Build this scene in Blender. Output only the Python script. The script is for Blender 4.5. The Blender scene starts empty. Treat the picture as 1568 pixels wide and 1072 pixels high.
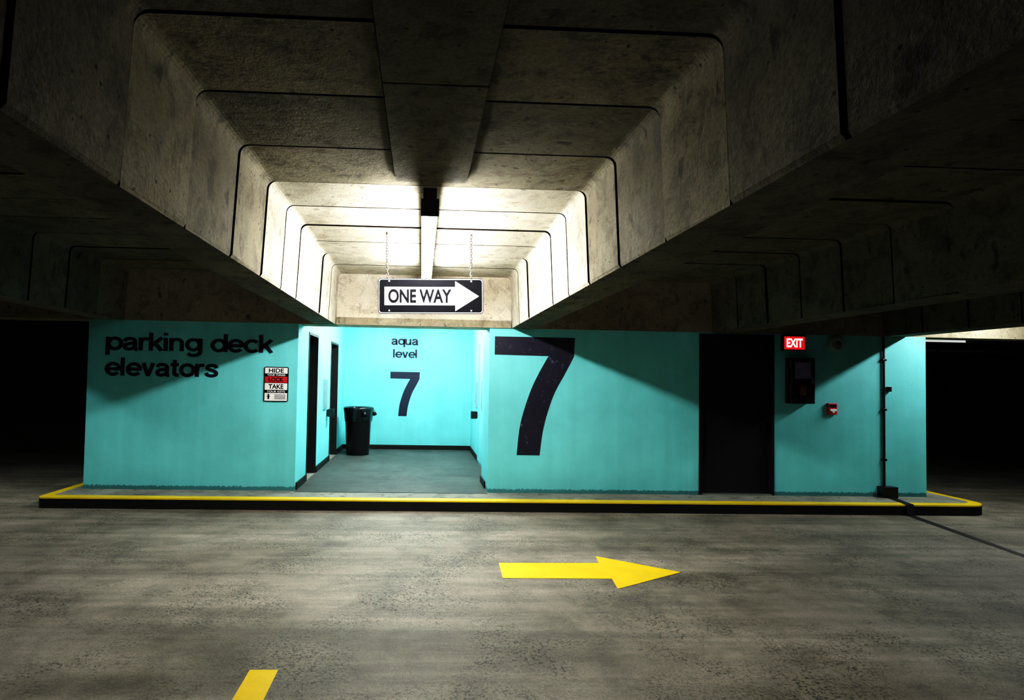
import bpy, bmesh, math, random
from mathutils import Matrix, Vector
random.seed(7)
sc = bpy.context.scene
col = sc.collection
D, D2, DC, HC = 8.02, 12.79, 7.48, 0.14
ZB, ZC = 2.25, 2.937
ROAD = -HC

# ------------------------------------------------------------------ materials
def base_mat(name):
    m = bpy.data.materials.new(name); m.use_nodes = True
    nt = m.node_tree; b = nt.nodes['Principled BSDF']
    return m, nt, b

def plain(name, c, rough=.5, metal=0., spec=.5, emit=None, es=0, var=.12):
    m, nt, b = base_mat(name)
    tc = nt.nodes.new('ShaderNodeTexCoord')
    n = nt.nodes.new('ShaderNodeTexNoise'); n.inputs['Scale'].default_value = 9; n.inputs['Detail'].default_value = 3
    nt.links.new(tc.outputs['Object'], n.inputs['Vector'])
    r = nt.nodes.new('ShaderNodeValToRGB')
    r.color_ramp.elements[0].position = .3; r.color_ramp.elements[1].position = .7
    r.color_ramp.elements[0].color = (*[x*(1-var) for x in c], 1)
    r.color_ramp.elements[1].color = (*[min(1, x*(1+var)) for x in c], 1)
    nt.links.new(n.outputs['Fac'], r.inputs['Fac']); nt.links.new(r.outputs['Color'], b.inputs['Base Color'])
    b.inputs['Roughness'].default_value = rough; b.inputs['Metallic'].default_value = metal
    b.inputs['Specular IOR Level'].default_value = spec
    if emit:
        b.inputs['Emission Color'].default_value = (*emit, 1); b.inputs['Emission Strength'].default_value = es
    return m

class NT:
    def __init__(s, nt): s.nt = nt
    def n(s, t, **kw):
        x = s.nt.nodes.new(t)
        return x
    def l(s, a, b): s.nt.links.new(a, b)
    def ramp(s, src, p0, c0, p1, c1):
        r = s.nt.nodes.new('ShaderNodeValToRGB'); e = r.color_ramp.elements
        e[0].position, e[1].position = p0, p1
        e[0].color = (c0, c0, c0, 1) if isinstance(c0, (int, float)) else (*c0, 1)
        e[1].color = (c1, c1, c1, 1) if isinstance(c1, (int, float)) else (*c1, 1)
        s.l(src, r.inputs['Fac']); return r.outputs['Color']
    def mix(s, mode, fac, a, b):
        m = s.nt.nodes.new('ShaderNodeMix'); m.data_type = 'RGBA'; m.blend_type = mode
        for sock, v in ((m.inputs['Factor'], fac), (m.inputs[6], a), (m.inputs[7], b)):
            if hasattr(v, 'is_output'): s.l(v, sock)
            elif isinstance(v, (int, float)): sock.default_value = v
            else: sock.default_value = (*v, 1)
        return m.outputs[2]
    def noise(s, vec, scale, detail=6, rough=.55, dist=0):
        x = s.nt.nodes.new('ShaderNodeTexNoise')
        x.inputs['Scale'].default_value = scale; x.inputs['Detail'].default_value = detail
        x.inputs['Roughness'].default_value = rough; x.inputs['Distortion'].default_value = dist
        s.l(vec, x.inputs['Vector']); return x.outputs['Fac']
    def map(s, vec, sc3):
        x = s.nt.nodes.new('ShaderNodeMapping'); x.inputs['Scale'].default_value = sc3
        s.l(vec, x.inputs['Vector']); return x.outputs['Vector']

def mat_concrete(name, c1, c2, stain=.5, rough=.85, bump=.25, pits=True, tone=1.0, blot=.85):
    m, nt, b = base_mat(name); g = NT(nt)
    tc = g.n('ShaderNodeTexCoord').outputs['Object']
    c1 = tuple(x*tone for x in c1); c2 = tuple(x*tone for x in c2)
    cc = g.ramp(g.noise(tc, 1.3, 5, .6, .4), .32, c1, .68, c2)
    st = g.ramp(g.noise(tc, 5.5, 7, .72, .5), .36, 1-stain, .52, 1.0)
    cc = g.mix('MULTIPLY', 1.0, cc, st)
    fine = g.ramp(g.noise(tc, 60, 3, .7), .3, .72, .62, 1.06)
    cc = g.mix('MULTIPLY', 1.0, cc, fine)
    if pits:
        bl = g.ramp(g.noise(g.map(tc, (1, 1, .6)), 7.5, 4, .55, .2), .30, .30, .37, 1.0)
        cc = g.mix('MULTIPLY', blot, cc, bl)
        v = g.n('ShaderNodeTexVoronoi'); v.inputs['Scale'].default_value = 13; g.l(tc, v.inputs['Vector'])
        pm = g.ramp(v.outputs['Distance'], .07, .18, .14, 1.0)
        pn = g.ramp(g.noise(tc, 2.1, 2), .46, 0., .53, 1.)
        cc = g.mix('MULTIPLY', pn, cc, pm)
    g.l(cc, b.inputs['Base Color'])
    b.inputs['Roughness'].default_value = rough; b.inputs['Specular IOR Level'].default_value = .2
    bp = g.n('ShaderNodeBump'); bp.inputs['Strength'].default_value = bump; bp.inputs['Distance'].default_value = .02
    g.l(g.noise(tc, 18, 5, .7), bp.inputs['Height']); g.l(bp.outputs['Normal'], b.inputs['Normal'])
    return m

def mat_road():
    m, nt, b = base_mat('road_concrete'); g = NT(nt)
    tc = g.n('ShaderNodeTexCoord').outputs['Object']
    cc = g.ramp(g.noise(g.map(tc, (.3, 1.5, 1)), 1.0, 6, .6, .3), .3, (.112, .10, .080), .7, (.275, .252, .208))
    bl = g.ramp(g.noise(tc, 2.3, 5, .68, .3), .36, .60, .56, 1.06)
    cc = g.mix('MULTIPLY', .9, cc, bl)
    st = g.ramp(g.noise(g.map(tc, (.35, 6, 1)), 1.0, 4, .6), .35, .70, .65, 1.16)
    cc = g.mix('MULTIPLY', .9, cc, st)
    sp = g.ramp(g.noise(tc, 60, 3, .65), .40, .12, .48, 1.0)
    mk = g.ramp(g.noise(tc, 1.5, 5, .62, .5), .43, .12, .60, .95)
    cc = g.mix('MULTIPLY', mk, cc, sp)
    fine = g.ramp(g.noise(tc, 140, 2, .7), .3, .6, .65, 1.15)
    cc = g.mix('MULTIPLY', 1.0, cc, fine)
    g.l(cc, b.inputs['Base Color'])
    b.inputs['Roughness'].default_value = .65; b.inputs['Specular IOR Level'].default_value = .35
    bp = g.n('ShaderNodeBump'); bp.inputs['Strength'].default_value = .4; bp.inputs['Distance'].default_value = .012
    g.l(g.noise(tc, 60, 4, .7), bp.inputs['Height']); g.l(bp.outputs['Normal'], b.inputs['Normal'])
    return m

def mat_paint(name, c, worn=.15, wear_scale=18, rough=.55, under=(.3, .28, .23), bump=.12, grime=False):
    m, nt, b = base_mat(name); g = NT(nt)
    tc = g.n('ShaderNodeTexCoord').outputs['Object']
    lo = tuple(x*.88 for x in c); hi = tuple(min(1, x*1.07) for x in c)
    cc = g.ramp(g.noise(tc, 1.7, 4, .6), .3, lo, .7, hi)
    vs = g.ramp(g.noise(g.map(tc, (5, 5, .25)), 1.2, 3), .3, .93, .7, 1.03)
    cc = g.mix('MULTIPLY', 1.0, cc, vs)
    if worn > 0:
        wm = g.ramp(g.noise(tc, wear_scale, 6, .75), .5+.22*(1-worn), 0., .58+.22*(1-worn), 1.)
        cc = g.mix('MIX', wm, cc, under)
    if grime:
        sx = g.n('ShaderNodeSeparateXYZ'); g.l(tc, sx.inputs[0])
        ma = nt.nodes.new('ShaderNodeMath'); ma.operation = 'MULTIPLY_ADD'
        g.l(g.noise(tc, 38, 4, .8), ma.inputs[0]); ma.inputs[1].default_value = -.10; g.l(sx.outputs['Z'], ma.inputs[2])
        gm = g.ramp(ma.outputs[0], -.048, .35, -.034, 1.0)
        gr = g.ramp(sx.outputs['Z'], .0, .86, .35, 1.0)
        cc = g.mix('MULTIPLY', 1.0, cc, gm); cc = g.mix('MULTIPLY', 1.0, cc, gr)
    g.l(cc, b.inputs['Base Color']); b.inputs['Roughness'].default_value = rough
    b.inputs['Specular IOR Level'].default_value = .3
    bp = g.n('ShaderNodeBump'); bp.inputs['Strength'].default_value = bump; bp.inputs['Distance'].default_value = .01
    g.l(g.noise(tc, 30, 4, .6), bp.inputs['Height']); g.l(bp.outputs['Normal'], b.inputs['Normal'])
    return m

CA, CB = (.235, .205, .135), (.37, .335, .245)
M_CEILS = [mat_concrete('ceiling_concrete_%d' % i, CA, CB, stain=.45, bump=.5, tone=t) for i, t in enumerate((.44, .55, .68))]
M_CEIL_LIT = [mat_concrete('lit_ceiling_concrete_%d' % i, (.38, .35, .28), (.55, .515, .43), stain=.34, bump=.4, tone=t, blot=.6) for i, t in enumerate((.84, .95, 1.06))]  # same concrete, with the fixture's light painted in as a paler colour
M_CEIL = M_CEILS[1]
M_GROOVE = plain('joint_grime', (.010, .008, .006), .9, spec=.1)
M_BEAM = mat_concrete('beam_concrete', (.12, .104, .072), (.20, .178, .13), stain=.5)
M_HEAD = mat_concrete('header_concrete', (.22, .185, .12), (.33, .295, .22), stain=.4)
M_HEAD_LIT = mat_concrete('lit_header_concrete', (.52, .45, .34), (.68, .63, .53), stain=.36, blot=.4)  # header concrete with lamplight painted into its colour
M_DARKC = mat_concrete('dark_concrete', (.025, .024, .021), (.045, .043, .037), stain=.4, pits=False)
M_CURBC = mat_concrete('curb_concrete', (.16, .17, .15), (.28, .28, .25), stain=.4)
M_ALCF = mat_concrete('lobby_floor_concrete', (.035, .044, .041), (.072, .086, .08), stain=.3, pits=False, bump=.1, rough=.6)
M_ROAD = mat_road()
M_CYAN = mat_paint('aqua_paint', (.165, .61, .635), worn=.0, grime=True)
M_LET = mat_paint('black_lettering', (.008, .011, .028), worn=.0, rough=.6)
M_SEV = mat_paint('worn_black_lettering', (.010, .0095, .022), worn=.55, wear_scale=12, rough=.6, under=(.09, .09, .14))
M_YEL = mat_paint('yellow_paint', (.68, .50, .02), worn=.28, wear_scale=30, under=(.2, .16, .07))
M_YARR = mat_paint('yellow_road_paint', (.78, .52, .010), worn=.14, wear_scale=34, under=(.25, .2, .08))
M_BLK = plain('black_rubber', (.006, .006, .006), .6, spec=.25)
M_BLKP = plain('black_plastic', (.006, .006, .007), .3)
M_BAG = plain('black_bag', (.005, .005, .006), .22)
M_DOOR = plain('black_door_paint', (.007, .007, .010), .6, spec=.2)
M_ELEV = plain('elevator_door_steel', (.012, .016, .016), .5, .4)
M_STEEL = plain('brushed_steel', (.5, .52, .52), .35, .9)
M_WHITE = plain('sign_white', (.85, .85, .83), .45, var=.04)
M_WHITE2 = plain('road_sign_white', (.62, .62, .60), .6, spec=.2, var=.05)
M_SBLK = plain('sign_black', (.004, .004, .006), .8, spec=.08)
M_RED = plain('sign_red', (.45, .012, .02), .45)
M_REDP = plain('alarm_red', (.5, .02, .03), .35)
M_REDD = plain('extinguisher_red', (.10, .010, .015), .3)
M_HOUS = plain('fixture_housing', (.5, .5, .45), .4)
M_HDK = plain('fixture_end_dark', (.03, .027, .022), .6)
M_CHAIN = plain('chain_metal', (.06, .055, .05), .5, .5)
M_BELL = plain('bell_paint', (.22, .38, .38), .45)
M_GLASS = plain('cabinet_glass', (.20, .18, .32), .15, 0, .6)  # bluish reflection painted in as the glass colour
def emis(name, c, s):
    m, nt, b = base_mat(name)
    b.inputs['Base Color'].default_value = (*c, 1)
    b.inputs['Emission Color'].default_value = (*c, 1); b.inputs['Emission Strength'].default_value = s
    return m
M_TUBE = emis('fluorescent_tube', (1., .985, .93), 245)
M_TUBE2 = emis('fluorescent_tube_weak', (.95, 1., .97), 170)
M_TUBE_FILL = emis('added_fill_tube', (1., .99, .95), 300)  # added fill light, unseen behind the camera
M_TUBE3 = emis('fluorescent_tube_lobby', (.93, 1., .98), 300)
M_EXB = emis('exit_red_glow', (.85, .02, .03), .75)
M_EXT = emis('exit_letter_glow', (1., .5, .45), 2.2)

# ------------------------------------------------------------------ builders
class B:
    def __init__(s): s.v = []; s.f = []; s.m = []; s.mats = []; s.sm = []
    def mi(s, mat):
        if mat not in s.mats: s.mats.append(mat)
        return s.mats.index(mat)
    def face(s, pts, mat, smooth=False):
        i = len(s.v); s.v += [tuple(p) for p in pts]; s.f.append(list(range(i, i+len(pts)))); s.m.append(s.mi(mat)); s.sm.append(smooth)
    def box(s, x0, x1, y0, y1, z0, z1, mat):
        i = len(s.v); k = s.mi(mat)
        s.v += [(x, y, z) for z in (z0, z1) for y in (y0, y1) for x in (x0, x1)]
        for q in ((0, 2, 3, 1), (4, 5, 7, 6), (0, 1, 5, 4), (2, 6, 7, 3), (0, 4, 6, 2), (1, 3, 7, 5)):
            s.f.append([i+a for a in q]); s.m.append(k); s.sm.append(False)
    def prism(s, poly, z0, z1, mat, top=None, side=None):
        n = len(poly); a = len(s.v)
        s.v += [(x, y, z0) for x, y in poly] + [(x, y, z1) for x, y in poly]
        s.f.append([a+n+i for i in range(n)]); s.m.append(s.mi(top or mat)); s.sm.append(False)
        s.f.append([a+n-1-i for i in range(n)]); s.m.append(s.mi(mat)); s.sm.append(False)
        for i in range(n):
            j = (i+1) % n; s.f.append([a+i, a+j, a+n+j, a+n+i]); s.m.append(s.mi(side or mat)); s.sm.append(False)
    def plate(s, poly, y0, y1, mat):
        n = len(poly); a = len(s.v); k = s.mi(mat)
        s.v += [(x, y0, z) for x, z in poly] + [(x, y1, z) for x, z in poly]
        s.f.append([a+i for i in range(n)]); s.m.append(k); s.sm.append(False)
        s.f.append([a+2*n-1-i for i in range(n)]); s.m.append(k); s.sm.append(False)
        for i in range(n):
            j = (i+1) % n; s.f.append([a+j, a+i, a+n+i, a+n+j]); s.m.append(k); s.sm.append(False)
    def loft(s, rings, mat, closed=True, smooth=True, cap0=False, cap1=False):
        a = len(s.v); n = len(rings[0])
        mats = mat if isinstance(mat, list) else [mat]*(len(rings)-1)
        for r in rings: s.v += [tuple(p) for p in r]
        for q in range(len(rings)-1):
            k = s.mi(mats[q])
            for i in range(n if closed else n-1):
                j = (i+1) % n
                s.f.append([a+q*n+i, a+q*n+j, a+(q+1)*n+j, a+(q+1)*n+i]); s.m.append(k); s.sm.append(smooth)
        if cap0: s.f.append([a+i for i in range(n)][::-1]); s.m.append(s.mi(mats[0])); s.sm.append(False)
        if cap1: s.f.append([a+(len(rings)-1)*n+i for i in range(n)]); s.m.append(s.mi(mats[-1])); s.sm.append(False)
    def tube(s, p0, p1, r, mat, n=14, r1=None):
        p0, p1 = Vector(p0), Vector(p1); d = (p1-p0).normalized()
        u = d.orthogonal().normalized(); w = d.cross(u)
        r1 = r if r1 is None else r1
        ring = lambda c, rr: [c+(u*math.cos(2*math.pi*i/n)+w*math.sin(2*math.pi*i/n))*rr for i in range(n)]
        s.loft([ring(p0, r), ring(p1, r1)], mat, cap0=True, cap1=True)
    def obj(s, name, parent=None, bevel=0, loc=None, rot=None, fixn=True):
        me = bpy.data.meshes.new(name); me.from_pydata(s.v, [], s.f)
        for m in s.mats: me.materials.append(m)
        for i, p in enumerate(me.polygons): p.material_index = s.m[i]; p.use_smooth = s.sm[i]
        if fixn:
            bm = bmesh.new(); bm.from_mesh(me); bmesh.ops.recalc_face_normals(bm, faces=bm.faces); bm.to_mesh(me); bm.free()
        me.update()
        o = bpy.data.objects.new(name, me); col.objects.link(o)
        if parent: o.parent = parent
        if loc: o.location = loc
        if rot: o.rotation_euler = rot
        if bevel:
            b = o.modifiers.new('bevel', 'BEVEL'); b.width = bevel; b.segments = 2; b.limit_method = 'ANGLE'
        return o
def empty(name, loc=(0, 0, 0), rot=(0, 0, 0)):
    o = bpy.data.objects.new(name, None); o.location = loc; o.rotation_euler = rot; col.objects.link(o); return o

def rrect(x0, x1, z0, z1, r, n=5):
    P = []
    for cx, cz, a in ((x1-r, z0+r, -90), (x1-r, z1-r, 0), (x0+r, z1-r, 90), (x0+r, z0+r, 180)):
        for i in range(n+1):
            t = math.radians(a+90*i/n); P.append((cx+r*math.cos(t), cz+r*math.sin(t)))
    return P

# ------------------------------------------------------------------ grotesque stroke lettering
def spline(pts, n=8):
    out = []
    P = [pts[0]]+list(pts)+[pts[-1]]
    for i in range(1, len(P)-2):
        for k in range(n):
            t = k/n; a, b, c, d = P[i-1], P[i], P[i+1], P[i+2]
            out.append(tuple(.5*((2*b[j])+(-a[j]+c[j])*t+(2*a[j]-5*b[j]+4*c[j]-d[j])*t*t+(-a[j]+3*b[j]-3*c[j]+d[j])*t**3) for j in (0, 1)))
    out.append(pts[-1]); return out
def arc(cx, cy, rx, ry, a0, a1, n=28):
    return [(cx+rx*math.cos(math.radians(a0+(a1-a0)*i/n)), cy+ry*math.sin(math.radians(a0+(a1-a0)*i/n))) for i in range(n+1)]
S = .15; h = S/2
GL = {
 'p': (.66, [[(h, -.28), (h, .72)], arc(.345, .36, .245, .295, 0, 360)]),
 'q': (.66, [[(.585, -.28), (.585, .72)], arc(.315, .36, .245, .295, 0, 360)]),
 'd': (.66, [[(.585, 0), (.585, 1)], arc(.315, .36, .245, .295, 0, 360)]),
 'o': (.66, [arc(.33, .36, .262, .295, 0, 360)]),
 'c': (.60, [arc(.33, .36, .262, .295, 42, 318)]),
 'e': (.65, [arc(.33, .36, .262, .295, 0, 322), [(.08, .36), (.655, .36)]]),
 'a': (.62, [spline([(.07, .50), (.13, .61), (.28, .65), (.43, .60), (.475, .48), (.475, .15), (.50, .06), (.58, .05)]),
             spline([(.475, .41), (.36, .385), (.20, .35), (.095, .27), (.10, .12), (.22, .06), (.38, .11), (.475, .24)])]),
 'r': (.40, [[(h, 0), (h, .72)], spline([(h, .38), (.12, .56), (.22, .64), (.38, .645)])]),
 'k': (.58, [[(h, 0), (h, 1)], [(.50, .72), (.10, .28)], [(.23, .44), (.50, 0)]]),
 'i': (.22, [[(h, 0), (h, .72)], [(h, .85), (h, 1)]]),
 'l': (.22, [[(h, 0), (h, 1)]]),
 'n': (.63, [[(h, 0), (h, .72)], spline([(h, .42), (.13, .58), (.29, .65), (.44, .59), (.485, .44), (.485, .2), (.485, 0)])]),
 'u': (.63, [[(.485, 0), (.485, .72)], spline([(.485, .30), (.43, .14), (.27, .07), (.12, .13), (h, .28), (h, .5), (h, .72)])]),
 'g': (.66, [arc(.315, .37, .245, .285, 0, 360), spline([(.585, .72), (.585, .3), (.585, 0), (.54, -.14), (.40, -.215), (.22, -.205), (.10, -.12)])]),
 'v': (.58, [[(.06, .72), (.27, 0)], [(.48, .72), (.27, 0)]]),
 't': (.38, [spline([(.17, .92), (.17, .6), (.17, .2), (.22, .09), (.36, .065)]), [(0, .655), (.35, .655)]]),
 's': (.59, [spline([(.505, .50), (.44, .61), (.29, .652), (.14, .60), (.105, .50), (.18, .41), (.38, .34), (.485, .23), (.44, .11), (.28, .066), (.12, .11), (.055, .23)])]),
 ' ': (.34, []),
}
def text_polys(txt, hw=h):
    quads = []; x = 0
    for ch in txt:
        adv, strokes = GL[ch]
        for st in strokes:
            pts = [Vector((p[0]+x, p[1])) for p in st]
            L = []; Rr = []; closed = (pts[0]-pts[-1]).length < 1e-4
            n = len(pts)
            for i in range(n):
                a = pts[i-1] if i > 0 else (pts[-2] if closed else pts[i])
                b = pts[i+1] if i < n-1 else (pts[1] if closed else pts[i])
                d = (b-a); d.normalize(); nn = Vector((-d.y, d.x))
                L.append(pts[i]+nn*hw); Rr.append(pts[i]-nn*hw)
            for i in range(n-1): quads.append([L[i], L[i+1], Rr[i+1], Rr[i]])
        x += adv
    return quads, x
def add_text(b, txt, x0, x1, zbase, height, y, mat, hw=h):
    q, w = text_polys(txt, hw); w = max(p[0] for k in q for p in k); sx = (x1-x0)/w
    for k in q: b.face([(x0+p[0]*sx, y, zbase+p[1]*height) for p in k], mat)

def font_mesh(txt, x0, x1, z0, z1, y, mat, parent, name, offset=.0):
    cu = bpy.data.curves.new(name, 'FONT'); cu.body = txt; cu.offset = offset
    o = bpy.data.objects.new(name+'_tmp', cu); col.objects.link(o)
    bpy.context.view_layer.update()
    me = bpy.data.meshes.new_from_object(o.evaluated_get(bpy.context.evaluated_depsgraph_get()))
    bpy.data.objects.remove(o)
    xs = [v.co.x for v in me.vertices]; ys = [v.co.y for v in me.vertices]
    a, b_, c, d = min(xs), max(xs), min(ys), max(ys)
    for v in me.vertices:
        v.co = Vector((x0+(v.co.x-a)/(b_-a)*(x1-x0), y, z0+(v.co.y-c)/(d-c)*(z1-z0)))
    me.materials.clear(); me.materials.append(mat)
    ob = bpy.data.objects.new(name, me); col.objects.link(ob); ob.parent = parent; return ob

# ------------------------------------------------------------------ floor, outer shell
XL, XR, YF, YB = -12.0, 16.0, -9.5, 13.3
b = B(); b.box(XL, XR, YF, YB, ROAD-.2, ROAD, M_ROAD); b.obj('floor')
def wall(name, args, mat=M_DARKC):
    w = B(); w.box(*args, mat); return w.obj(name)
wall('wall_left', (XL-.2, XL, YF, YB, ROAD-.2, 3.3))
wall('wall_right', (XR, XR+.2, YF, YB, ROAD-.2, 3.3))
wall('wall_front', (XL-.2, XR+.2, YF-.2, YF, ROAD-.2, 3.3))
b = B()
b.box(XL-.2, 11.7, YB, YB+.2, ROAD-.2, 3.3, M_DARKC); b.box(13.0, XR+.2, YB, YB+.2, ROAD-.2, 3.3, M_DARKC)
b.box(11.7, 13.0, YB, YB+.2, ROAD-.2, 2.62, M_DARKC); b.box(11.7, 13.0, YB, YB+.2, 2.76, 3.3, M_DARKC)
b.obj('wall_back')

# ------------------------------------------------------------------ ceiling (pan-joist)
joints = [8.02, 7.36, 6.71, 6.09, 5.47, 4.88, 4.27, 3.60, 2.92, 2.29, 1.64, 1.0, .36, -.28, -.92, -1.56, -2.2, -2.84, -3.48, -4.12, -4.76, -5.4, -6.04, -6.68, -7.32, -7.96, -8.6, -9.5]
bays = [(-11.9, -9.1), (-8.75, -6.24), (-5.95, -4.30), (-3.97, -1.47), (-1.165, 1.22), (1.57, 4.04), (4.40, 6.50), (6.86, 9.3), (9.65, 12.4), (12.75, 15.9)]
b = B()
def profile(xl, xr, y, off, offz=None):
    r = .06; P = []
    offz = off if offz is None else offz
    a, c = xl-off, xr+off; z = ZC+offz
    P.append((xl-.012, y, ZB)); P.append((a, y, ZB+.02))
    for i in range(6):
        t = math.radians(180-90*i/5); P.append((a+.03+r+r*math.cos(t), y, z-r+r*math.sin(t)))
    for i in range(6):
        t = math.radians(90-90*i/5); P.append((c-.03-r+r*math.cos(t), y, z-r+r*math.sin(t)))
    P.append((c, y, ZB+.02)); P.append((xr+.012, y, ZB))
    return P
for (xl, xr) in bays:
    rings = []; mats = []
    for k in range(len(joints)-1):
        g = .013 if k < 6 else .011
        y1, y0 = joints[k], joints[k+1]
        j = random.uniform(0, .016); j2 = j+random.uniform(-.008, .014); jz = random.uniform(0, .012)
        rings.append(profile(xl, xr, y1-g, j, jz)); rings.append(profile(xl, xr, y0+g, j2, jz))
        rings.append(profile(xl, xr, y0+g, .045, .05)); rings.append(profile(xl, xr, y0-g, .045, .05))
        mats += [random.choice(M_CEIL_LIT if (k < 6 and xl == -1.165) else M_CEILS), M_GROOVE, M_GROOVE, M_GROOVE]  # painted light: paler pans along the centre fixture, darker ones toward the camera
    b.loft(rings[:-2], mats[:len(rings)-3], closed=False, smooth=False)
edges = [XL]+[e for p in bays for e in p]+[XR]
for i in range(0, len(edges), 2):
    x0, x1 = edges[i]+(.012 if i else 0), edges[i+1]-.012
    if x1 > x0:
        b.face([(x0, YF, ZB), (x1, YF, ZB), (x1, 8.02, ZB), (x0, 8.02, ZB)], M_BEAM)
b.box(XL, XR, YF, 8.05, 3.0, 3.2, M_CEIL)
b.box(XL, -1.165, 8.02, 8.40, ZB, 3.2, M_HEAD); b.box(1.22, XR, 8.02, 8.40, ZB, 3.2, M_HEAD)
b.box(-1.165, 1.22, 8.02, 8.40, ZB, 3.2, M_HEAD_LIT)  # centre header paler, lamplight put into the colour
b.box(-1.165, 1.22, 7.99, 8.02, ZB, 2.35, M_HEAD)
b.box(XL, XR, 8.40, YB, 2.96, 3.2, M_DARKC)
for y0, y1 in ((2.70, 4.05), (1.30, 2.685), (-.1, 1.285), (-1.5, -.115), (-2.9, -1.515), (-9.5, -2.915)):
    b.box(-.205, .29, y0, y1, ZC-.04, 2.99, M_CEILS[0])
b.box(-.215, .30, YF, 4.056, ZC-.002, 2.985, M_GROOVE)
ceil = b.obj('ceiling', fixn=False)

# ------------------------------------------------------------------ curb island
def island(x0, x1, y0, y1, rl, rr):
    P = []
    for i in range(9):
        t = math.radians(180+90*i/8); P.append((x0+rl+rl*math.cos(t), y0+rl+rl*math.sin(t)))
    for i in range(11):
        t = math.radians(270+90*i/10); P.append((x1-rr+rr*math.cos(t), y0+rr+rr*math.sin(t)))
    P += [(x1, y1), (x0, y1)]; return P
cx0, cx1 = -4.70, 7.58
CY = YB-.02
outer = island(cx0, cx1, DC, CY, .08, .30)
inner = island(cx0+.13, cx1-.13, DC+.13, CY, .04, .20)
b = B()
n = len(outer)
b.prism(inner, ROAD, 0.0, M_CURBC)
for i in range(n):
    if i == n-2: continue
    j = (i+1) % n
    o0, o1, i0, i1 = outer[i], outer[j], inner[i], inner[j]
    b.face([(*i0, 0), (*i1, 0), (*o1, -.004), (*o0, -.004)][::-1], M_YEL)
    b.face([(*o0, -.004), (*o1, -.004), (*o1, -.022), (*o0, -.022)], M_YEL)
    b.face([(*o0, -.022), (*o1, -.022), (*o1, ROAD), (*o0, ROAD)], M_BLK)
b.obj('curb_island')

# ------------------------------------------------------------------ elevator lobby walls
T = .15
b = B()
b.box(-4.44, -1.67, D, D+T, 0, ZB, M_CYAN)
b.box(.93, 3.88, D, D+T, 0, ZB, M_CYAN)
b.box(3.88, 4.91, D, D+T, 2.215, ZB, M_CYAN)
b.box(4.91, 7.13, D, D+T, 0, ZB, M_CYAN)
b.box(-4.44, -4.29, D+T, CY, 0, 2.96, M_CYAN); b.box(6.98, 7.13, D+T, CY, 0, 2.96, M_CYAN)
b.obj('wall_elevator_block')
b = B()
for y0, y1 in [(D+T, 8.76), (9.54, 10.90), (11.83, D2)]: b.box(-1.95, -1.67, y0, y1, 0, 2.96, M_CYAN)
for y0, y1 in [(8.76, 9.54), (10.90, 11.83)]: b.box(-1.95, -1.67, y0, y1, 2.2, 2.96, M_CYAN)
b.obj('wall_lobby_left')
b = B(); b.box(.93, 1.35, D+T, 8.85, 0, 2.96, M_CYAN); b.box(1.09, 1.35, 8.85, D2, 0, 2.96, M_CYAN)
b.box(1.06, 1.09, 9.75, 9.82, 0, 2.2, M_CYAN); b.box(1.06, 1.09, 10.85, 10.92, 0, 2.2, M_CYAN)
b.obj('wall_lobby_right')
b = B(); b.box(-1.95, 1.35, D2, D2+.12, 0, 2.96, M_CYAN); b.obj('wall_lobby_back')
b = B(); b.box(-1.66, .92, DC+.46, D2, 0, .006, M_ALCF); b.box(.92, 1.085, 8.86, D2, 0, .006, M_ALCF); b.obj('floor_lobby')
b = B()
b.box(-1.67, 1.09, D2-.02, D2, .006, .10, M_BLK); b.obj('baseboard_back')
b = B()
b.box(-1.67, -1.65, 9.54, 10.90, .006, .10, M_BLK); b.box(-1.67, -1.65, 11.83, D2-.02, .006, .10, M_BLK); b.box(-1.67, -1.65, D+.05, 8.76, .006, .10, M_BLK)
b.obj('baseboard_left')
b = B()
b.box(1.07, 1.09, 8.87, 9.75, .006, .10, M_BLK); b.box(1.07, 1.09, 10.92, D2-.02, .006, .10, M_BLK); b.box(.91, .93, 8.3, 8.85, .006, .10, M_BLK)
b.box(.91, 1.09, 8.85, 8.87, .006, .10, M_BLK)
b.obj('baseboard_right')
k = 2
for y0, y1 in ((8.76, 9.54), (10.90, 11.83)):
    e = B(); ym = (y0+y1)/2
    e.box(-1.90, -1.87, y0, ym-.004, .006, 2.2, M_ELEV); e.box(-1.90, -1.87, ym+.004, y1, .006, 2.2, M_ELEV)
    e.box(-1.87, -1.66, y0, y0+.03, .006, 2.2, M_ELEV); e.box(-1.87, -1.66, y1-.03, y1, .006, 2.2, M_ELEV)
    e.box(-1.87, -1.66, y0+.03, y1-.03, 2.16, 2.2, M_ELEV)
    e.obj('door_%d' % k, bevel=.003); k += 1
e = B(); e.box(1.075, 1.089, 9.82, 10.33, .006, 2.2, M_CYAN); e.box(1.075, 1.089, 10.34, 10.85, .006, 2.2, M_CYAN)
e.box(1.058, 1.074, 10.30, 10.36, 1.0, 1.5, M_STEEL)
e.obj('door_4')
c = empty('elevator_call_panel'); e = B(); e.box(-1.668, -1.64, 10.15, 10.45, .98, 1.5, M_STEEL); e.obj('plate', c, .003)
e = B(); e.box(-1.64, -1.54, 10.52, 10.66, .83, .97, M_BLKP); e.box(-1.668, -1.63, 10.54, 10.64, .84, .96, M_BLKP); e.obj('button_box', c, .006)
c = empty('elevator_call_panel'); e = B(); e.box(1.06, 1.088, 11.3, 11.5, 1.0, 1.5, M_STEEL); e.obj('plate', c, .003)
e = B(); e.box(.95, 1.06, 11.05, 11.2, .80, .94, M_BLKP); e.box(1.04, 1.088, 11.07, 11.18, .81, .93, M_BLKP); e.obj('button_box', c, .006)

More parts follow.
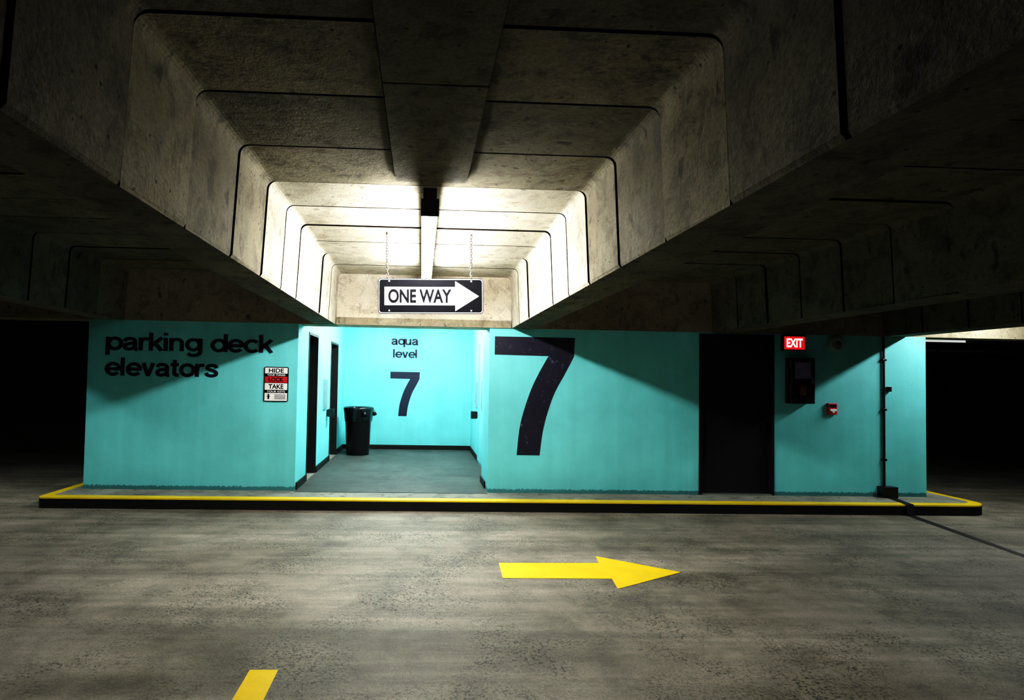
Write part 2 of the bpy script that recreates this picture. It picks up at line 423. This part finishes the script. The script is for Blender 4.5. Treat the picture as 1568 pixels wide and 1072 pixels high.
# painted lettering
b = B(); yl = D-.003
add_text(b, 'parking deck', -4.21, -2.00, 1.845, .243, yl, M_LET, .088)
add_text(b, 'elevators', -4.21, -2.72, 1.505, .243, yl, M_LET, .088)
b.obj('wall_lettering', fixn=False)
b = B(); yl = D2-.003
add_text(b, 'aqua', -.66, -.08, 2.265, .185, yl, M_LET, .085)
add_text(b, 'level', -.62, -.10, 1.985, .185, yl, M_LET, .085)
def seven(b, x0, x1, z0, z1, y, mat):
    Rt = spline([(.99, .84), (.885, .70), (.735, .50), (.622, .24), (.575, 0)], 6)
    Lt = spline([(.29, 0), (.33, .26), (.44, .52), (.55, .69), (.67, .84)], 6)
    q = lambda p: (x0+p[0]*(x1-x0), y, z0+p[1]*(z1-z0))
    b.face([q(p) for p in [(0, 1), (0, .845), (.67, .84), (.99, .84), (1, 1)]], mat)
    n = len(Rt); Ll = Lt[::-1]
    for i in range(n-1): b.face([q(Ll[i]), q(Ll[i+1]), q(Rt[i+1]), q(Rt[i])], mat)
seven(b, -.67, -.03, .72, 1.68, yl, M_LET)
b.obj('lobby_wall_lettering', fixn=False)
b = B(); seven(b, 1.00, 2.11, .515, 2.135, D-.003, M_SEV); b.obj('painted_number_seven', fixn=False)

# door
d = empty('door_1')
e = B(); e.box(3.88, 4.91, D+.05, D+.10, .02, 2.215, M_DOOR); e.obj('leaf', d, .003)
e = B(); e.box(3.86, 3.905, D-.012, D+.15, 0, 2.235, M_DOOR); e.box(4.885, 4.93, D-.012, D+.15, 0, 2.235, M_DOOR); e.box(3.905, 4.885, D-.012, D+.15, 2.195, 2.235, M_DOOR); e.obj('frame', d, .004)
e = B(); e.box(3.905, 4.885, D-.03, D+.12, 0, .02, M_STEEL); e.obj('threshold', d)
e = B(); e.tube((4.79, D+.05, 1.05), (4.79, D-.0, 1.05), .014, M_ELEV); e.tube((4.79, D-.0, 1.05), (4.79, D-.04, 1.05), .032, M_ELEV, 18, .026); e.box(4.76, 4.82, D+.042, D+.05, .97, 1.13, M_ELEV); e.obj('knob', d, .002)
b = B(); b.tube((6.50, D-.02, .12), (6.50, D-.02, 2.24), .016, M_BLKP, 10)
for z in (.5, 1.2, 1.9): b.box(6.47, 6.53, D-.04, D, z, z+.03, M_BLKP)
b.box(6.41, 6.62, D-.12, D, 0.0, .15, M_BLKP); b.box(6.55, 6.60, D-.04, D, 1.47, 1.54, M_BLKP)
b.obj('wall_conduit', bevel=.003)
b = B()
b.face([(6.47, 7.9, .004), (6.58, 7.9, .004), (6.47, 7.475, .004), (6.36, 7.475, .004)], M_BLK)
b.face([(6.36, 7.474, .004), (6.47, 7.474, .004), (6.46, 7.43, ROAD+.003), (6.35, 7.43, ROAD+.003)], M_BLK)
b.face([(6.35, 7.43, ROAD+.004), (6.46, 7.43, ROAD+.004), (6.12, 5.7, ROAD+.004), (6.04, 5.7, ROAD+.004)], M_BLK)
b.face([(6.04, 5.7, ROAD+.004), (6.12, 5.7, ROAD+.004), (5.55, 2.5, ROAD+.004), (5.47, 2.5, ROAD+.004)], M_BLK)
b.obj('expansion_joint', fixn=False)

# exit sign
s = empty('exit_sign', (5.19, D, 2.13))
e = B(); e.box(-.165, .165, -.05, 0, -.115, .105, M_BLKP); e.obj('housing', s, .005)
e = B(); e.box(-.145, .145, -.055, -.05, -.095, .085, M_EXB); e.obj('face', s)
font_mesh('EXIT', -.115, .115, -.065, .058, -.058, M_EXT, s, 'letters', .03)
s = empty('alarm_bell', (5.81, D, 2.13))
e = B()
N = 32
ringy = lambda r, y: [(r*math.cos(2*math.pi*i/N), y, r*math.sin(2*math.pi*i/N)) for i in range(N)]
e.loft([ringy(.118, 0), ringy(.12, -.03), ringy(.105, -.05), ringy(.06, -.062), ringy(.055, -.05), ringy(.035, -.05), ringy(.03, -.068), ringy(.004, -.072)], M_BELL, cap1=True)
e.obj('gong', s); e = B(); e.loft([ringy(.032, -.060), ringy(.03, -.078), ringy(.005, -.080)], M_HDK, cap1=True); e.obj('hub', s)
s = empty('fire_extinguisher_cabinet', (5.25, D, 1.60))
e = B(); e.box(-.165, .165, -.13, 0, -.315, .315, M_BLKP); e.obj('case', s, .008)
e = B(); e.box(-.165, -.115, -.15, -.13, -.315, .315, M_BLKP); e.box(.115, .165, -.15, -.13, -.315, .315, M_BLKP)
e.box(-.115, .115, -.15, -.13, .25, .315, M_BLKP); e.box(-.115, .115, -.15, -.13, -.315, -.23, M_BLKP); e.obj('door_frame', s, .003)
e = B(); e.box(-.115, .115, -.138, -.131, .03, .25, M_GLASS); e.box(-.115, .115, -.138, -.131, -.23, .022, M_SBLK); e.obj('glass', s)
e = B(); e.tube((-.01, -.145, -.2), (-.01, -.145, -.02), .045, M_REDD, 16); e.tube((-.01, -.145, -.02), (-.01, -.145, .01), .03, M_BLKP, 12, .012); e.obj('extinguisher_label', s)
e = B(); e.box(.12, .14, -.165, -.15, -.04, .04, M_STEEL); e.obj('latch', s)
s = empty('fire_alarm_pull_station', (5.745, D, 1.215))
e = B(); e.box(-.062, .062, -.045, 0, -.08, .08, M_REDP); e.obj('body', s, .006)
e = B(); e.box(-.045, .045, -.062, -.045, -.03, .0, M_WHITE); e.box(-.012, .012, -.062, -.045, -.055, -.03, M_WHITE); e.obj('t_handle', s, .002)
e = B(); e.box(-.045, .045, -.048, -.045, .02, .06, M_SBLK); e.obj('label', s)

s = empty('theft_warning_sign', (-1.95, D, 1.425))
e = B(); e.plate(rrect(-.162, .162, -.235, .235, .02), -.012, 0, M_SBLK); e.obj('panel', s)
e = B(); y = -.0135
def rc(x0, x1, z0, z1, m, yy=y): e.face([(x0, yy, z0), (x1, yy, z0), (x1, yy, z1), (x0, yy, z1)], m)
rc(-.15, .15, .145, .222, M_WHITE); rc(-.15, .15, .022, .103, M_RED); rc(-.15, .15, -.075, .014, M_WHITE); rc(-.15, .15, -.222, -.118, M_WHITE)
y2 = -.015
for k in range(5): rc(-.02, .13, -.145-.014*k, -.139-.014*k, M_SBLK, y2)
rc(-.11, -.085, -.20, -.165, M_SBLK, y2); rc(-.12, -.075, -.165, -.155, M_SBLK, y2)
e.face([(-.0975+.013*math.cos(t*math.pi/6), y2, -.142+.013*math.sin(t*math.pi/6)) for t in range(12)], M_SBLK)
e.obj('panel_print', s, fixn=False)
font_mesh('HIDE', -.10, .10, .155, .212, y2, M_SBLK, s, 'text_hide', .03)
font_mesh('YOUR THINGS', -.12, .12, .112, .136, y2, M_WHITE, s, 'text_things', .01)
font_mesh('LOCK', -.10, .10, .034, .091, y2, M_SBLK, s, 'text_lock', .03)
font_mesh('TAKE', -.10, .10, -.062, .002, y2, M_SBLK, s, 'text_take', .03)
font_mesh('YOUR KEYS', -.12, .12, -.110, -.085, y2, M_WHITE, s, 'text_keys', .01)

# ------------------------------------------------------------------ ONE WAY sign
s = empty('one_way_sign', (.078, 5.65, 2.33), (0, -.02, 0))
W2, H2 = .508, .172
e = B(); e.plate(rrect(-W2, W2, -H2, H2, .035), -.004, .004, M_SBLK); e.obj('panel', s)
e = B(); y = -.0055
o = rrect(-W2+.006, W2-.006, -H2+.006, H2-.006, .03); i_ = rrect(-W2+.013, W2-.013, -H2+.013, H2-.013, .026)
for k in range(len(o)):
    j = (k+1) % len(o); e.face([(o[k][0], y, o[k][1]), (o[j][0], y, o[j][1]), (i_[j][0], y, i_[j][1]), (i_[k][0], y, i_[k][1])], M_WHITE2)
e.face([(-.445, y, -.088), (.235, y, -.088), (.235, y, .088), (-.445, y, .088)], M_WHITE2)
e.face([(.235, y, -.145), (.465, y, 0), (.235, y, .145)], M_WHITE2)
for x in (-.40, .39):
    for z in (-.14, .145):
        e.face([(x+.009*math.cos(t*math.pi/5), y-.001, z+.009*math.sin(t*math.pi/5)) for t in range(10)], M_STEEL)
e.obj('arrow_print', s, fixn=False)
font_mesh('ONE WAY', -.41, .20, -.068, .068, -.007, M_SBLK, s, 'letters', .035)
def chain(x, z0, z1, parent):
    e = B(); n = int((z1-z0)/.026)
    for k in range(n+1):
        z = z0+(z1-z0)*k/n; R_, r_ = .011, .0035; rings = []
        for a in range(13):
            t = 2*math.pi*a/12; c = Vector((R_*math.cos(t), 0, 1.75*R_*math.sin(t)))
            nrm = Vector((math.cos(t), 0, math.sin(t)))
            ring = [c+(nrm*math.cos(q*math.pi/3)+Vector((0, 1, 0))*math.sin(q*math.pi/3))*r_ for q in range(6)]
            if k % 2: ring = [Vector((-p.y, p.x, p.z)) for p in ring]
            rings.append([(p.x+x, p.y, p.z+z) for p in ring])
        e.loft(rings, M_CHAIN)
    e.tube((x, 0, z1-.01), (x, 0, z1+.015), .014, M_CHAIN, 10)
    return e.obj('chain', parent)
chain(-.42, H2-.015, .608, s); chain(.39, H2-.015, .600, s)

# ------------------------------------------------------------------ fluorescent fixtures
def fixture(x, y0, y1, ztube, tube, zc=ZC, rot=0):
    s = empty('fluorescent_light_fixture', (x, (y0+y1)/2, ztube), (0, 0, rot)); L = (y1-y0)/2
    e = B()
    prof = [(-.060, .045), (-.050, .065), (-.042, .10), (.042, .10), (.050, .065), (.060, .045)]
    e.loft([[(px, -L, pz) for px, pz in prof], [(px, L, pz) for px, pz in prof]], M_HOUS, closed=True, smooth=False, cap0=True, cap1=True)
    e.obj('housing', s)
    e = B()
    for yy in (-L-.02, L-.0):
        e.box(-.065, .065, yy, yy+.02, -.025, .10, M_HDK)
    for yy in (-L+.10, L-.3):
        e.box(-.05, .05, yy, yy+.14, .10, zc-ztube+.01, M_HDK)
    e.obj('end_caps_and_brackets', s)
    e = B()
    for tx in (-.036, .036): e.tube((tx, -L+.01, 0), (tx, L-.01, 0), .019, tube, 8)
    e.obj('tubes', s)
    return s
fixture(.04, 4.22, 7.2, 2.73, M_TUBE)
fixture(7.72, 6.25, 7.85, 2.76, M_TUBE2)
fixture(-7.20, 6.25, 7.85, 2.76, M_TUBE2)
fixture(-.25, 9.2, 11.9, 2.83, M_TUBE3, 2.96)
fixture(-2.72, -8.0, -6.0, 2.76, M_TUBE_FILL, rot=math.pi/2)  # unseen fixture added behind the camera to fill the wall shadows
fixture(2.80, -8.0, -6.0, 2.76, M_TUBE_FILL, rot=math.pi/2)  # second added fill fixture, also out of view

# ------------------------------------------------------------------ road markings
z = ROAD+.003
b = B(); b.face([(.74, 5.40, z), (1.67, 5.41, z), (1.70, 5.62, z), (2.33, 5.16, z), (1.62, 4.74, z), (1.65, 4.98, z), (.72, 4.99, z)], M_YARR)
b.obj('road_arrow_marking', fixn=False)
b = B(); b.face([(-.94, 3.43, z), (-.78, 3.43, z), (-.78, .6, z), (-.94, .6, z)], M_YARR); b.obj('parking_stripe_marking', fixn=False)

# ------------------------------------------------------------------ trash can
s = empty('trash_can', (-1.24, 11.85, .006))
N = 40
def ring(r, z, wob=0, ph=0, k=9):
    return [((r+wob*math.sin(k*2*math.pi*i/N+ph)+wob*.6*math.sin((k*2+1)*2*math.pi*i/N+ph*2))*math.cos(2*math.pi*i/N),
             (r+wob*math.sin(k*2*math.pi*i/N+ph)+wob*.6*math.sin((k*2+1)*2*math.pi*i/N+ph*2))*math.sin(2*math.pi*i/N), z) for i in range(N)]
e = B(); e.loft([ring(.215, 0), ring(.225, .02), ring(.262, .78), ring(.275, .80), ring(.275, .84), ring(.262, .85)], M_BLKP, cap0=True); e.obj('barrel', s)
e = B(); e.loft([ring(.268, .66, .006, 0), ring(.28, .74, .006, .4), ring(.287, .83, .004, .9), ring(.30, .90, .004, 1.2), ring(.302, .93, .003, 1.5), ring(.285, .945, .003, 1.5), ring(.255, .925, .004, 2), ring(.245, .80, .01, 2.4), ring(.20, .62, .015, 3), ring(.02, .55, .0, 3)], M_BAG, cap1=True); e.obj('bag', s)
e = B()
for a in (-1.1, .35):
    c = Vector((.30*math.cos(a), .30*math.sin(a), .87)); e.tube(c, c+Vector((.045*math.cos(a), .045*math.sin(a), -.09)), .028, M_BAG, 10, .045)
e.obj('bag_knots', s)

b = B(); b.tube((7.2, YB-.06, 2.42), (XR-.01, YB-.06, 2.42), .035, M_HOUS, 12)
for x in (8, 10, 12, 14): b.box(x, x+.05, YB-.1, YB-.005, 2.37, 2.47, M_HDK)
b.obj('pipe_run')

# ------------------------------------------------------------------ world
w = bpy.data.worlds.new('World'); sc.world = w; w.use_nodes = True
bg = w.node_tree.nodes['Background']; bg.inputs[0].default_value = (.8, .85, .8, 1); bg.inputs[1].default_value = .7

# ------------------------------------------------------------------ camera
cd = bpy.data.cameras.new('Camera'); cam = bpy.data.objects.new('Camera', cd); col.objects.link(cam); sc.camera = cam
yaw, pitch, roll = .0424, .0308, -.0179
fw = Vector((math.sin(yaw)*math.cos(pitch), math.cos(yaw)*math.cos(pitch), math.sin(pitch)))
rt = Vector((math.cos(yaw), -math.sin(yaw), 0)); dn = fw.cross(rt)
r2 = rt*math.cos(roll)+dn*math.sin(roll); d2 = -rt*math.sin(roll)+dn*math.cos(roll)
Mx = Matrix((r2, -d2, -fw)).transposed().to_4x4(); Mx.translation = Vector((0, 0, 1.528))
cam.matrix_world = Mx
cd.sensor_width = 36; cd.lens = 900/1568*36; cd.shift_x = .0640; cd.shift_y = .01127
cd.clip_start = .05; cd.clip_end = 100
vs = sc.view_settings
vs.view_transform = 'Standard'
vs.look = 'None'
vs.exposure = 0
# film-like contrast curve (colour management)
vs.use_curve_mapping = True
cm = vs.curve_mapping
c = cm.curves[3]
c.points[0].location = (0, 0); c.points[1].location = (1, 1)
for p in ((.04, .018), (.12, .092), (.30, .31), (.6, .67)): c.points.new(*p)
cm.update()
